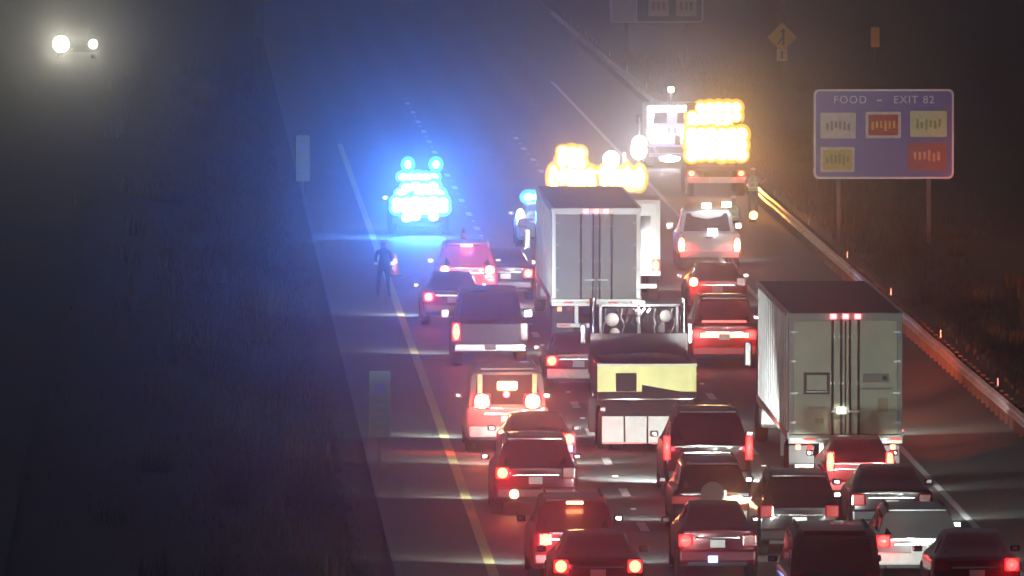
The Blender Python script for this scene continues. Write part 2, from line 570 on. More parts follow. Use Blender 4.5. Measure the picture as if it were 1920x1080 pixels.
def car(kind, label, cat, px, yb, pnt, w=1.85, hs=1.0, lit=(1, 1), tz=None, P=900, chmsl=False, Phead=900, plate=True, rz=0.0,
        tsize=(.17, .09, .17), mt=None, col=RED, name=None, group='vehicles queued in the traffic jam', X=None, D=None, xf=.78, lowlit=False):
    sts0 = {'sedan': SEDAN, 'suv': SUV, 'van': VAN}[kind]
    k = w / 1.88
    sts = [(y, z0, zb * hs, zr * hs, wb * k, wr * k) for y, z0, zb, zr, wb, wr in sts0]
    D = dist_of(yb) if D is None else D
    X = gx(px, yb) if X is None else X
    root = thing(name or {'sedan': 'sedan_car', 'suv': 'suv_car', 'van': 'van'}[kind], label, cat, (X, D, 0.012), rz, group)
    L = sts[-1][0]
    body_loft('body', sts, pnt, root)
    if kind == 'sedan': windows(sts, root, 3, 4, 7, 8)
    elif kind == 'suv': windows(sts, root, 2, 3, 7, 8)
    else: windows(sts, root, 2, 3, 7, 8)
    r = .33 if kind == 'sedan' else .37
    for x in (-1, 1):
        for y in (.95, L - .95):
            wheel(root, x * (w / 2 - .13), y, r, .24)
            bm = bmesh.new(); cyl(bm, (x * (w / 2 - .06), y, r + .02), (x * (w / 2 + .004), y, r + .02), r + .07, 22)
            obj('wheel_arch', bm, M_under, root)
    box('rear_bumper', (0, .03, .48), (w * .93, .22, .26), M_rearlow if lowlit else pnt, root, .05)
    box('diffuser', (0, .05, .33), (w * .72, .20, .10), M_dark, root, .02)
    if plate: box('licence_plate', (0, -.09, .78 * hs if kind != 'sedan' else .74), (.31, .02, .16), M_plate, root, .004)
    box('tailgate_trim', (0, -.02, .90 * hs if kind != 'sedan' else .86), (w * .55, .04, .04), M_chrome, root, .008)
    tz = tz or ((.82 if kind == 'sedan' else .98) * hs)
    tails(root, w / 2, tz, lit, tsize, P, col, mt, xf=xf)
    top = max(s[3] for s in sts)
    if kind != 'sedan':
        box('roof_spoiler', (0, .36, top - .045), (w * .64, .26, .05), pnt, root, .015)
        for x in (-1, 1): box('roof_rail', (x * sts[5][5] * .86, 1.9, top + .02), (.04, 2.0, .04), M_dark, root, .01)
    if chmsl:
        zc, yc = (1.10, .62) if kind == 'sedan' else (top - .10, .24)
        box('high_brake_light', (0, yc - .03, zc), (.34, .05, .05), E_tail_hot, root, .01)
        beam(root, (0, yc - .14, zc), (0, -1, .04), col, P, 70, .05)
    for x in (-1, 1):
        b = box('side_mirror', (x * (w / 2 + .09), sts[8][0] - .12, sts[8][2] + .07), (.20, .14, .13), pnt, root, .03)
        box('mirror_glass', (x * (w / 2 + .09), sts[8][0] - .20, sts[8][2] + .07), (.11, .012, .07), M_chrome, b)
    heads(root, L - .05, w / 2, .66, Phead)
    return root

def pickup(label, px, yb, pnt, w=2.0, lit=(1, 1), P=900, tz=1.0, chmsl=False, Phead=900, group='vehicles queued in the traffic jam', hs=1.0, mt=None, X=None, lowlit=False):
    k = w / 1.94
    sts = [(y, z0, zb, zr * hs if zr > 1.3 else zr, wb * k, wr * k) for y, z0, zb, zr, wb, wr in CABP]
    root = thing('pickup_truck', label, 'pickup truck', (gx(px, yb) if X is None else X, dist_of(yb), 0.012), 0, group)
    body_loft('cab', sts, pnt, root)
    windows(sts, root, 1, 2, 5, 6)
    bm = bmesh.new()
    hw = w / 2
    for x in (-1, 1): bx(bm, (x * (hw - .08), .96, .86), (.14, 1.78, .62), .04)
    bx(bm, (0, .97, .58), (w - .3, 1.78, .08)); bx(bm, (0, 1.80, .85), (w - .2, .08, .56))
    obj('bed', bm, pnt, root)
    t = box('tailgate', (0, .04, .88), (w - .30, .07, .58), pnt, root, .02)
    box('handle', (0, -.005, 1.05), (.22, .03, .06), M_dark, t, .01)
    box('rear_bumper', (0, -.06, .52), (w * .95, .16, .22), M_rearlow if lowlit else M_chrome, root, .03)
    box('licence_plate', (0, -.15, .54), (.31, .02, .15), M_plate, root)
    tails(root, hw, tz, lit, (.14, .08, .32), P, RED, mt, xf=.90)
    if chmsl:
        box('high_brake_light', (0, 1.93, 1.80 * hs), (.30, .05, .05), E_tail_hot, root, .01)
        beam(root, (0, 1.82, 1.8 * hs), (0, -1, .04), RED, P, 70, .05)
    for x in (-1, 1):
        for y in (1.0, 4.75): wheel(root, x * (hw - .15), y, .40, .27)
        b = box('side_mirror', (x * (hw + .12), 4.15, 1.25), (.24, .14, .22), M_dark, root, .03)
        box('mirror_glass', (x * (hw + .12), 4.07, 1.25), (.19, .012, .17), M_chrome, b)
    heads(root, 5.75, hw, .85, Phead)
    return root

# truck cab (conventional tractor front) starting at y0
def tractor(root, y0, pnt, w=2.4, roof=3.0):
    bm = bmesh.new()
    bx(bm, (0, y0 + 1.2, roof / 2 + .45), (w, 2.3, roof - .9), .12)
    obj('cab', bm, pnt, root, smooth=True)
    bm = bmesh.new(); bx(bm, (0, y0 + 3.3, 1.35), (w * .8, 2.0, 1.2), .16)
    obj('hood', bm, pnt, root, smooth=True)
    box('windshield', (0, y0 + 2.36, roof - .75), (w * .86, .03, .75), M_glass, root)
    box('grille', (0, y0 + 4.32, 1.3), (w * .45, .04, .9), M_chrome, root, .01)
    box('front_bumper', (0, y0 + 4.35, .6), (w * .98, .2, .35), M_chrome, root, .04)
    for x in (-1, 1):
        box('side_window', (x * (w / 2 + .004), y0 + 1.75, roof - .75), (.02, .8, .6), M_glass, root)
        b = box('side_mirror', (x * (w / 2 + .22), y0 + 2.2, 2.2), (.18, .12, .60), M_chrome, root, .03)
        wheel(root, x * (w / 2 - .17), y0 + 3.5, .5, .3)
        box('fuel_tank', (x * (w / 2 - .25), y0 + .6, .75), (.5, 1.3, .5), M_alu, root, .1)
    heads(root, y0 + 4.42, w / 2, 1.0, 1500)

def semi(label, px, yb, H=4.05, w=2.55, L=16.0, door=None, side=None, marks='top', P=900, tl=(1, 1), cabp=None):
    door = door or M_cream
    side = side or M_white
    root = thing('semi_truck', label, 'semi truck', (gx(px, yb), dist_of(yb), 0.012), 0, 'semi trucks in the queue')
    z0 = 1.22
    hw = w / 2
    bm = bmesh.new(); bx(bm, (0, L / 2 + .03, (z0 + H) / 2), (w - .02, L - .06, H - z0 - .02), .02)
    obj('trailer_box', bm, side, root)
    box('roof_panel', (0, L / 2, H + .004), (w - .1, L - .1, .012), mat('dark_grey_roof', (.06, .05, .06), .7), root)  # roof skin is dark grey all over
    for x in (-1, 1):       # side posts, picked out along the flank
        bm = bmesh.new()
        for k in range(14): bx(bm, (x * (hw + .008), .6 + k * (L - 1) / 13.5, (z0 + H) / 2), (.03, .06, H - z0 - .2))
        o = obj('side_posts', bm, M_steel, root); o['kind'] = 'stuff'
        box('top_rail', (x * (hw - .0), L / 2, H - .05), (.05, L, .12), M_steel, root)
        box('bottom_rail', (x * (hw - .0), L / 2, z0 + .06), (.05, L, .16), M_steel, root)
        box('conspicuity_strip', (x * (hw + .03), L / 2, z0 + .08), (.006, L * .9, .05), M_redtape, root)
    dh = H - z0 - .28
    zc = z0 + .10 + dh / 2
    dw = hw - .12
    for x in (-1, 1):
        d = box('door_panel', (x * (dw / 2 + .008), -.02, zc), (dw - .02, .05, dh), door, root, .008)
        for k in (0, 1):
            xx = x * (.10 + .20 * k) if marks == 'top' else x * (.09 + .34 * k)
            rod('lock_rod', (xx, -.075, zc - dh / 2 - .02), (xx, -.075, zc + dh / 2 + .02), .028, M_dark, d, 8)
            for zz in (-.38, -.05, .36):
                box('rod_bracket', (xx, -.06, zc + zz * dh), (.10, .05, .06), M_steel, d)
        for zz in (-.4, -.14, .14, .4):
            box('hinge', (x * (dw - .01), -.055, zc + zz * dh), (.16, .03, .05), M_steel, d)
        box('handle', (x * .18, -.10, z0 + .62), (.30, .03, .05), M_steel, d)
    box('door_seal', (0, -.012, zc), (.022, .05, dh), M_black, root)
    fr = M_grey if marks == 'top' else M_alu
    box('rear_header', (0, -.015, H - .09), (w, .07, .18), fr, root, .01)
    for x in (-1, 1): box('corner_post', (x * (hw - .06), -.015, zc), (.12, .07, dh + .02), fr, root, .01)
    box('rear_sill', (0, -.02, z0 - .02), (w, .10, .20), fr, root, .01)
    # red and white strip on the sill
    for k in range(8):
        box('reflective_tape', (-hw + .16 + k * (w - .32) / 7, -.075, z0 - .02), (.26, .008, .05), M_redtape if k % 2 else M_plate, root)
    for k in (-1, 0, 1):
        o = box('marker_light', (k * .28, -.07, H - .08), (.14, .05, .11), E_mark, root, .012)
        beam(root, (k * .28, -.15, H - .08), (0, -1, .04), RED, P * .3, 60, .03)
    for x, on in zip((-1, 1), tl):
        for k in (0, 1):
            box('tail_light', (x * (hw - .22 - .26 * k), -.09, z0 - .20), (.12, .05, .12), E_tail if (on and k == 0) else M_redlens, root, .02)
        if on: beam(root, (x * (hw - .22), -.2, z0 - .2), (0, -1, .04), RED, P, 70, .05)
    # underride guard, flaps, wheels
    box('underride_guard', (0, -.03, .56), (w - .3, .12, .12), M_steel, root, .01)
    for k, (a, mt) in enumerate(((-.9, M_redtape), (-.45, M_plate), (0, M_redtape), (.45, M_plate), (.9, M_redtape))):
        box('reflective_tape', (a, -.094, .56), (.36, .006, .06), mt, root)
    for x in (-1, 1):
        box('guard_upright', (x * .55, -.01, .87), (.10, .08, .52), M_steel, root)
        box('mud_flap', (x * (hw - .33), .55, .62), (.58, .02, .80), M_dark, root)
        for y in (1.4, 2.65):
            for q in (.17, .49): wheel(root, x * (hw - q), y, .5, .27)
    box('chassis', (0, L / 2 + .2, .98), (.9, L - .6, .26), M_under, root)
    for x in (-1, 1): box('landing_leg', (x * .9, L - 4.5, .62), (.12, .12, .95), M_dark, root)
    tractor(root, L + .6, cabp or paint('truck_maroon', (.2, .03, .04)), 2.4, 3.1)
    return root

# ---- semi truck on the right lane
T = semi('semi truck with pale greenish rear doors under three red marker lights', 1585, 925, 4.10, 2.62, 16, M_cream, mat('brown_trailer_side', (.30, .22, .17), .4, var=.3, scale=1.0), P=700, tl=(1, 1))
z0 = 1.22
fr = box('placard_frame', (-.66, -.058, 2.48), (.60, .02, .50), M_dark, T, .01)
box('placard', (-.66, -.072, 2.50), (.46, .012, .34), M_cream, fr)
box('placard_bar', (-.66, -.074, 2.29), (.50, .012, .03), M_plate, fr)
lp = box('vent_plate', (.70, -.058, 2.60), (.60, .02, .20), mat('grey_plate', (.16, .18, .15), .5), T, .01)
box('vent_latch', (.90, -.075, 2.60), (.10, .02, .08), M_black, lp)
box('door_ledge', (.72, -.055, 2.36), (.70, .02, .035), mat('grey_plate', (.16, .18, .15), .5), T)
box('sticker', (.86, -.05, 1.98), (.24, .01, .32), mat('olive_sticker', (.28, .28, .12), .5), T)
box('sticker', (-.66, -.05, 1.92), (.40, .01, .06), mat('olive_sticker', (.28, .28, .12), .5), T)
box('sticker', (-.60, -.05, 1.62), (.20, .01, .12), mat('olive_sticker', (.28, .28, .12), .5), T)
pl = box('plate_lamp', (-.10, -.11, 1.86), (.22, .06, .16), glow_mat('pale_plate_lamp', (1.0, 1.0, .85), 3.0), T, .02)
beam(T, (-.10, -.25, 2.0), (0, .35, -1), (1, 1, .75), 26, 150, .06)

for y, mm in ((.6, M_redtape), (6.2, M_yel), (14.8, M_yel)):  # side lamps added to throw orange light along the guardrail
    box('rail_tint_lamp', (1.34, y, 1.34), (.04, .12, .07), E_mark if y < 1 else E_amber, T, .01)
    beam(T, (1.42, y, 1.34), (.12, 1.0, -.018), (1, .13, .05) if y < 9 else (1, .24, .07), 45000, 13, .05, far=True)
# ---- semi truck in the middle lane
A = semi('semi trailer with plain grey double doors in the middle lane behind the amber glare', 1117, 650, 3.85, 2.50, 16, M_grey, M_white, marks='wide', P=500, tl=(1, 0))
bm = bmesh.new()

# ---- white box truck ahead of it
def box_truck(label, X, D, w, H, L=5.0, col=None, name='box_truck', cat='box truck', lit=(1, 1), P=400, group='vehicles queued in the traffic jam'):
    col = col or M_white
    root = thing(name, label, cat, (X, D, 0.012), 0, group)
    hw = w / 2; z0 = .95
    box('cargo_box', (0, L / 2 + .03, (z0 + H) / 2), (w, L, H - z0), col, root, .04)
    for x in (-1, 1):
        d = box('door_panel', (x * (hw / 2 - .03), -.0, (z0 + H) / 2 + .03), (hw - .14, .04, H - z0 - .25), col, root, .01)
        box('rear_window', (x * (hw / 2 - .03), -.026, z0 + (H - z0) * .68), (hw * .52, .02, .42), M_glass, d)
        box('handle', (x * .12, -.04, z0 + .5), (.06, .04, .20), M_dark, d)
    box('rear_sill', (0, -.02, z0 - .05), (w, .12, .14), M_steel, root, .01)
    box('step_bumper', (0, -.12, .52), (w * .9, .28, .14), M_steel, root, .02)
    tails(root, hw, z0 + .18, lit, (.14, .07, .24), P, xf=.88, y=-.02)
    for k in (-1, 0, 1): box('marker_light', (k * .2, -.01, H - .06), (.09, .05, .05), E_dim, root)
    box('chassis', (0, L / 2 + 1, .72), (.9, L + 2, .3), M_under, root)
    bm = bmesh.new(); bx(bm, (0, L + .95, 1.35), (w * .92, 1.7, 1.5), .15); bx(bm, (0, L + 2.2, 1.0), (w * .86, 1.2, .8), .15)
    obj('cab', bm, col, root, smooth=True)
    box('windshield', (0, L + 1.81, 1.75), (w * .8, .03, .55), M_glass, root)
    for x in (-1, 1):
        wheel(root, x * (hw - .17), 1.5, .42, .30); wheel(root, x * (hw - .17), L + 2.0, .42, .26)
        box('side_mirror', (x * (hw + .08), L + 1.5, 1.7), (.2, .12, .34), M_dark, root, .03)
    heads(root, L + 2.82, hw, .85, 900)
    return root
box_truck('white box truck mostly hidden beyond the right edge of the grey trailer doors', 6.78, 391, 2.25, 3.1, 5.0)

# ---- dump truck with yellow tailgate
dt = thing('dump_truck', 'dump truck with yellow tailgate, chrome exhaust stacks and white mud flaps', 'dump truck', (gx(1212, 850), dist_of(850), 0.012), 0, 'vehicles queued in the traffic jam')
w = 2.40; hw = w / 2
bm = bmesh.new()
for x in (-1, 1): bx(bm, (x * (hw - .05), 2.7, 1.70), (.10, 5.3, .86), .01)
bx(bm, (0, 2.7, 1.30), (w - .2, 5.3, .08)); bx(bm, (0, 5.33, 1.95), (w, .08, 1.3), .01)
obj('dump_body', bm, paint('truck_black', (.02, .02, .022), .5, .0), dt)
bm = bmesh.new()
bmesh.ops.create_grid(bm, x_segments=24, y_segments=48, size=.5)
for v in bm.verts:
    v.co.x *= w - .22; v.co.y *= 5.1; v.co.y += 2.7
    v.co.z = 2.02 + .10 * (1 - (v.co.x / 1.1) ** 2) + random.uniform(-.03, .03)
tag(obj('tarp_cover', bm, mat('black_tarp', (.018, .016, .02), .75, var=.4, bump=.4), dt, smooth=True))
box('tailgate', (0, -.02, 1.78), (w, .07, .66), M_yel, dt, .012)
for x in (-.78, -.02, .62): pass
nb = box('tailgate_recess', (-.50, -.062, 1.68), (.50, .02, .44), M_under, dt, .01)
for x in (-1, 1): box('tailgate_rib', (x * (hw - .06), -.07, 1.78), (.09, .05, .66), M_yel, dt, .01)
box('tailgate_top', (0, -.065, 2.10), (w + .02, .10, .06), mat('worn_cream_edge', (.75, .72, .55), .5), dt, .01)
bm = bmesh.new()        # slanting dark spill plate across the lower tailgate
vs = [(-.12, 1.62), (hw - .1, 1.40), (hw - .1, 1.33), (-.12, 1.33)]
a = [bm.verts.new((x, -.075, z)) for x, z in vs]; b = [bm.verts.new((x, -.060, z)) for x, z in vs]
bm.faces.new(a); bm.faces.new(list(reversed(b)))
for i in range(4): bm.faces.new((a[i], b[i], b[(i + 1) % 4], a[(i + 1) % 4]))
obj('spill_plate', bm, M_under, dt)
box('rear_sill', (0, -.01, 1.36), (w, .12, .16), M_under, dt, .01)
box('rear_crossmember', (0, .10, 1.05), (w * .94, .16, .40), M_under, dt, .01)
for x in (-1, 1):
    box('tail_light', (x * (hw - .14), -.02, 1.02), (.14, .06, .10), M_redlens, dt, .01)
for x in (-.82, -.26, .30, .86):
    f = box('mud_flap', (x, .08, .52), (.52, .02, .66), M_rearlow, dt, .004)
box('flap_tape', (-.54, .06, .20), (1.05, .015, .04), M_redtape, dt)
box('flap_tape', (.60, .06, .20), (1.05, .015, .04), M_redtape, dt)
for x in (-1, 1):
    for y in (.75, 2.05):
        for q in (.17, .48): wheel(dt, x * (hw - q), y, .5, .27)
box('chassis', (0, 3.6, 1.0), (.9, 7.0, .28), M_under, dt)
# cab back with rack of hung gear
cb = bmesh.new(); bx(cb, (0, 6.55, 2.05), (2.05, 1.9, 2.35), .1); bx(cb, (0, 8.2, 1.4), (1.8, 1.6, 1.2), .12)
obj('cab', cb, paint('truck_black', (.02, .02, .022)), dt, smooth=True)
rk = bmesh.new()
for x in (-.94, 0, .94): bx(rk, (x, 5.48, 2.78), (.06, .08, 1.04))
for z in (2.30, 3.28): bx(rk, (0, 5.48, z), (1.96, .08, .06))
obj('headache_rack', rk, M_steel, dt)
box('rear_window', (0, 5.585, 2.80), (1.3, .03, .50), M_glass, dt, .01)
for k in range(13):
    bm = bmesh.new()
    x = -.82 + k * .137; z = 3.2
    prev = (x, 5.42, z)
    for j in range(random.randint(3, 7)):
        nx = (x + random.uniform(-.07, .07), 5.40 + random.uniform(-.02, .02), prev[2] - random.uniform(.07, .15))
        cyl(bm, prev, nx, random.uniform(.012, .028), 6); prev = nx
    obj('hanging_chain', bm, M_chrome if k % 3 else M_steel, dt)
for x, z, r in ((-.66, 2.93, .17), (.66, 3.02, .15), (-.60, 2.60, .13)):
    bm = bmesh.new()
    bmesh.ops.create_uvsphere(bm, u_segments=14, v_segments=8, radius=r)
    for v in bm.verts: v.co.y *= .4
    obj('strap_coil', bm, M_rearlow, dt, (x, 5.37, z), smooth=True)
for x in (-1, 1):
    rod('exhaust_stack', (x * 1.12, 5.7, 1.0), (x * 1.12, 5.7, 3.45), .085, M_chrome, dt, 14)
    rod('heat_shield', (x * 1.12, 5.6, 1.6), (x * 1.12, 5.6, 2.7), .12, M_chrome, dt, 14)
    box('side_mirror', (x * 1.32, 7.2, 2.5), (.16, .1, .5), M_chrome, dt, .03)
    wheel(dt, x * (hw - .2), 8.3, .5, .3)
heads(dt, 9.05, hw, 1.0, 900)
spill(dt, (0, 4.7, 3.45), (1, .97, .9), 160, .06)  # added spot that brightens the cab back and hung gear
box('work_light', (0, 5.42, 3.36), (.30, .06, .06), glow_mat('dim_work_lamp', (1, .95, .85), 2.5), dt, .01)

# ---- lane by lane, cars
C_blk = paint('black', (.014, .012, .016))
C_red = paint('deep_red', (.30, .015, .02))
C_mar = paint('maroon', (.12, .012, .022))
C_whi = paint('white', (.70, .70, .68), .35, 0)
C_sil = paint('silver', (.36, .37, .37), .35, .6)
C_pur = paint('dark_wine', (.07, .02, .045))
C_nav = paint('dark_blue', (.02, .025, .06))
C_gra = paint('graphite', (.05, .05, .055))

HOT = dict(mt=E_tail_hot, col=REDW)
# left lane, far to near
car('suv', 'dark red suv with three lit brake lights right behind the blue flashing police suv', 'suv', 875, 574, C_red, 1.85, 1.06, chmsl=True, P=2600, Phead=300, xf=.72, **HOT)
car('sedan', 'black sedan squeezed between the left lane suv and the grey trailer', 'car', 947, 566, C_blk, 1.75, 1.0, lit=(0, 1), P=300, Phead=200)
car('sedan', 'dark purple sedan near the yellow line with one bright tail light showing', 'car', 848, 612, C_pur, 1.8, 1.0, lit=(1, 0), P=1300, Phead=900)
pickup('black pickup truck with chrome bumper stopped in front of the white van', 918, 690, C_blk, 2.05, lit=(1, 0), P=700, tz=.95, hs=1.10, Phead=900)
car('van', 'white van with glaring brake lights and amber upright lamps in the left lane', 'van', 950, 850, paint('greyed_white', (.22, .19, .19), .4, 0), 1.98, 1.02, chmsl=False, P=2600, tz=1.22, Phead=900, xf=.62, tsize=(.24, .09, .24), lowlit=True, **HOT)  # van paint taken down to a warm grey
car('sedan', 'dark wine sedan with a tall bright right tail light behind the white van', 'car', 1008, 900, C_pur, 1.82, .98, lit=(1, 1), tz=.92, P=1100, Phead=800)
car('suv', 'maroon suv with a stacked pair of round lights on one rear corner', 'suv', 1003, 968, C_mar, 1.9, .98, lit=(1, 0), tz=.93, P=1700, Phead=500, mt=E_tail)
car('suv', 'dark maroon suv with a lit high stop lamp near the bottom edge', 'suv', 1077, 1095, C_mar, 1.85, .98, lit=(1, 0), tz=.88, P=1900, Phead=700, chmsl=True, xf=.66)
car('sedan', 'black sedan at the bottom edge of the left lane', 'car', 1120, 1148, C_blk, 1.9, 1.0, lit=(1, 1), tz=.88, P=500, Phead=500)
# middle lane
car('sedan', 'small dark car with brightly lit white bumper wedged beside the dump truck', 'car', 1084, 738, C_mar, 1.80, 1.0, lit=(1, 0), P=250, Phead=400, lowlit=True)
car('suv', 'large black suv with rounded roof behind the dump truck', 'suv', 1327, 935, C_blk, 2.02, 1.12, lit=(1, 1), tz=1.12, P=500, Phead=3200, tsize=(.10, .09, .36), xf=.93, mt=E_dim)
car('suv', 'black suv with a white spare wheel cover and orange bumper lamp', 'suv', 1335, 1010, C_blk, 1.72, .92, lit=(0, 1), tz=.80, P=500, Phead=400, mt=E_tail_hot, col=AMB, tsize=(.42, .09, .12), xf=.62)
car('sedan', 'dark maroon car with a blue plate lamp at the bottom edge of the middle lane', 'car', 0, 1090, C_mar, 1.70, 1.02, lit=(1, 0), tz=.80, P=120, Phead=70, X=4.60, mt=E_dim)
car('suv', 'black suv with plain flat roof beside the maroon car near the bottom edge', 'suv', 0, 0, C_blk, 1.78, 1.0, lit=(0, 0), P=0, Phead=250, X=6.62, D=276.5)
car('van', 'black van closest to the camera showing its long flat roof', 'van', 0, 0, C_gra, 1.9, .95, lit=(0, 0), P=0, Phead=200, X=6.35, D=256)
# right lane
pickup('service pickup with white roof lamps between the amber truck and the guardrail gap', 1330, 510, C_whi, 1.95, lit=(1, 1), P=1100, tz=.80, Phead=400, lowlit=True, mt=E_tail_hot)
car('sedan', 'red sedan with one glowing brake light just beyond the red suv', 'car', 1345, 592, C_red, 1.8, .98, lit=(1, 0), tz=.95, P=1300, Phead=300, mt=E_tail_hot)
beam(T, (1.36, 16.8, 1.3), (.052, 1, -.010), (1, .12, .045), 900000, 1.8, .05, far=True)  # added red spot that tints the guardrail ahead of the truck
beam(T, (1.36, 17.2, 1.3), (.105, 1, -.012), (1, .14, .05), 380000, 6, .05, far=True)  # second added spot, reddening the nearer stretch of rail
beam(T, (1.0, 21.3, 1.0), (.045, 1, .016), (1, .97, .9), 95000, 7.5, .1, far=True)  # added narrow spot that brightens the roadside signs
ES = car('suv', 'bright red suv with a glowing light bar across its tailgate', 'suv', 1358, 694, C_red, 1.86, 1.10, lit=(1, 1), tz=.92, P=500, Phead=500, mt=E_dim)
box('light_strip', (0, -.07, .90), (1.30, .05, .12), glow_mat('orange_white_strip', (1.0, .42, .18), 10.0), ES, .02)
beam(ES, (0, -.2, .9), (0, -1, .04), RED, 900, 90, .2)
box('window_strip', (0, .10, 1.27), (1.2, .02, .06), E_dim, ES, .008)
car('sedan', 'red hatchback with upright tail lights tucked under the trailer doors', 'car', 1613, 955, C_red, 1.72, 1.02, lit=(1, 1), tz=1.02, P=420, Phead=500, tsize=(.11, .09, .30), xf=.78)
car('sedan', 'unlit black car roof between the red hatchback and the silver car', 'car', 1672, 1012, C_blk, 1.85, 1.0, lit=(0, 0), P=0, Phead=700)
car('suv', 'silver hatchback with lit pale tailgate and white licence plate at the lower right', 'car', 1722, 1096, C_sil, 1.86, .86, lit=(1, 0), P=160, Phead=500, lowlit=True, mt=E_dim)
car('sedan', 'dark red car in the lower right corner nearest the edge line', 'car', 1832, 1150, C_mar, 1.8, 1.02, lit=(0, 1), tz=.92, P=400, Phead=400, mt=E_dim)

beam(next(o for o in COL.objects if o.get('label') == 'dark purple sedan near the yellow line with one bright tail light showing'), (-.6, 5.0, .7), (-.038, 1, .012), (.8, .95, 1), 75000, 5, .1, far=True)  # added narrow spot that brightens the mile marker up the road
def child_of(label): 
    return next(o for o in COL.objects if o.get('label') == label)
# extras on single cars
v = child_of('white van with glaring brake lights and amber upright lamps in the left lane')
for x in (-1, 1): box('upright_lamp', (x * .66, .02, 1.62), (.12, .06, .52), glow_mat('amber_upright', (1.0, .40, .14), 1.6), v, .02)
box('high_brake_light', (0, -.03, 1.60), (.48, .08, .20), E_tail_hot, v, .04)
beam(v, (0, -.15, 1.6), (0, -1, .04), REDW, 9000, 80, .06)
spill(v, (0, -.50, 1.55), RED, 260, .08)
for x in (-.9, .9): spill(v, (x, -.45, 1.25), RED, 200, .08)
v = child_of('maroon suv with a stacked pair of round lights on one rear corner')
bm = bmesh.new(); cyl(bm, (-.48, -.12, .46), (-.48, -.02, .46), .10, 16)
obj('bumper_lamp', bm, E_tail_hot, v); beam(v, (-.48, -.22, .46), (0, -1, .04), RED, 1500, 80, .05)
v = child_of('black suv with a white spare wheel cover and orange bumper lamp')
bm = bmesh.new(); cyl(bm, (0, -.22, .95), (0, -.02, .95), .26, 26)
sw = obj('spare_wheel', bm, M_under, v)
bm = bmesh.new()
for k in range(14):
    a0 = R(-110 + k * 9); a1 = R(-110 + (k + 1) * 9)
    cyl(bm, (.27 * math.cos(a0), -.235, .95 + .27 * math.sin(a0)), (.27 * math.cos(a1), -.235, .95 + .27 * math.sin(a1)), .035, 8)
obj('cover_rim', bm, M_rearlow, sw)
v = child_of('dark maroon car with a blue plate lamp at the bottom edge of the middle lane')
box('plate_lamp', (-.10, -.12, .42), (.20, .06, .14), E_platelamp, v, .02)
beam(v, (-.10, -.25, .42), (0, -1, .04), (.2, .35, 1), 500, 80, .05)
v = child_of('service pickup with white roof lamps between the amber truck and the guardrail gap')
for x, z in ((.62, 2.02), (-.02, 1.98), (.1, 1.25)):
    box('work_lamp', (x, 1.85 if z > 1.5 else -.03, z), (.30, .10, .16), E_white, v, .03)
    beam(v, (x, 1.7 if z > 1.5 else -.15, z), (0, -1, .03), (.75, .85, 1), 1500, 80, .05)

# ------------------------------------------------------------------ emergency vehicles
def flash(root, loc, s, m, col, P, cone=80, d=(0, -1, .04), nm='flasher_glare'):  # oversized blob plus glowing rim shape the glare around a lamp
    o = blob(nm, (loc[0], loc[1] - .04, loc[2]), (s[0] * 1.42, s[1] * .8, s[2] * 1.5), m, root)
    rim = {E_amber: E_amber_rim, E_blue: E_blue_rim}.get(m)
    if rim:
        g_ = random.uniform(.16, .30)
        blob('glare_rim', (0, .10, 0), (s[0] * 1.42 + g_, .06, s[2] * 1.5 + g_), rim, o)
    beam(root, (loc[0], loc[1] - s[1] / 2 - .08, loc[2]), d, col, P * (.36 if col is AMB else 2.6 if m is E_blue else 1.0), cone, .06)

EG = 'emergency vehicles blocking the highway'
pv = car('suv', 'police suv drowned in blue flashing light across the left lane', 'police car', 785, 442, C_blk, 2.0, 1.0, lit=(0, 0), P=0, Phead=400, name='police_car', group=EG)
box('light_bar', (0, 1.5, 1.86), (1.3, .30, .12), M_dark, pv, .03)
for k, x in enumerate((-.52, -.26, 0, .26, .52)):
    flash(pv, (x, 1.32, 1.90), (.22, .10, .16), E_blue, BLU if k != 2 else (.2, .5, 1), 14000)
for z, n_, ww, yy in ((1.60, 4, .30, .20), (1.36, 5, .32, .12), (1.12, 6, .31, -.06), (.86, 6, .31, -.06), (.60, 4, .30, -.08)):  # flasher rows added over the rear to build the glare cluster
    for k in range(n_):
        if random.random() < .10: continue
        flash(pv, ((k - (n_ - 1) / 2) * ww + .03, yy, z + random.uniform(-.04, .04)), (ww * .84, .10, .21), E_blue, (.03, .21, 1.0), 32000)
for x in (-.35, .60):  # masts and flashers added for the two peaks of roof glare
    rod('glare_peak_mast', (x, 1.5, 1.92), (x, 1.5, 2.28), .02, M_dark, pv)
    flash(pv, (x, 1.42, 2.32), (.16, .12, .18), E_blue, (.04, .25, 1.0), 30000)
spill(pv, (0, -1.6, 1.9), (.06, .26, 1.0), 3500, .3)
spill(pv, (-1.2, -2.5, 2.2), (.05, .22, 1.0), 2200, .4)
spill(pv, (0, 6.5, 1.9), (.08, .25, 1.0), 2500, .3)

p4 = car('sedan', 'added police sedan making the blue white glare beyond the grey trailer', 'police car', 0, 0, C_whi, 1.9, 1.0, lit=(0, 0), P=0, Phead=300, X=5.55, D=430, name='police_car', group=EG)  # sedan added as the source of a blue-white glare
box('light_bar', (0, 1.9, 1.56), (1.2, .28, .10), M_dark, p4, .03)
for x in (-.5, -.2, .2, .5): flash(p4, (x, 1.75, 1.60), (.24, .10, .16), E_blue, (.15, .3, 1.0), 700)
flash(p4, (-.82, .1, 1.05), (.20, .10, .3), E_white, (.3, .5, 1.0), 1800)
spill(p4, (-1.6, -.4, 1.6), (.35, .5, 1.0), 160, .2)

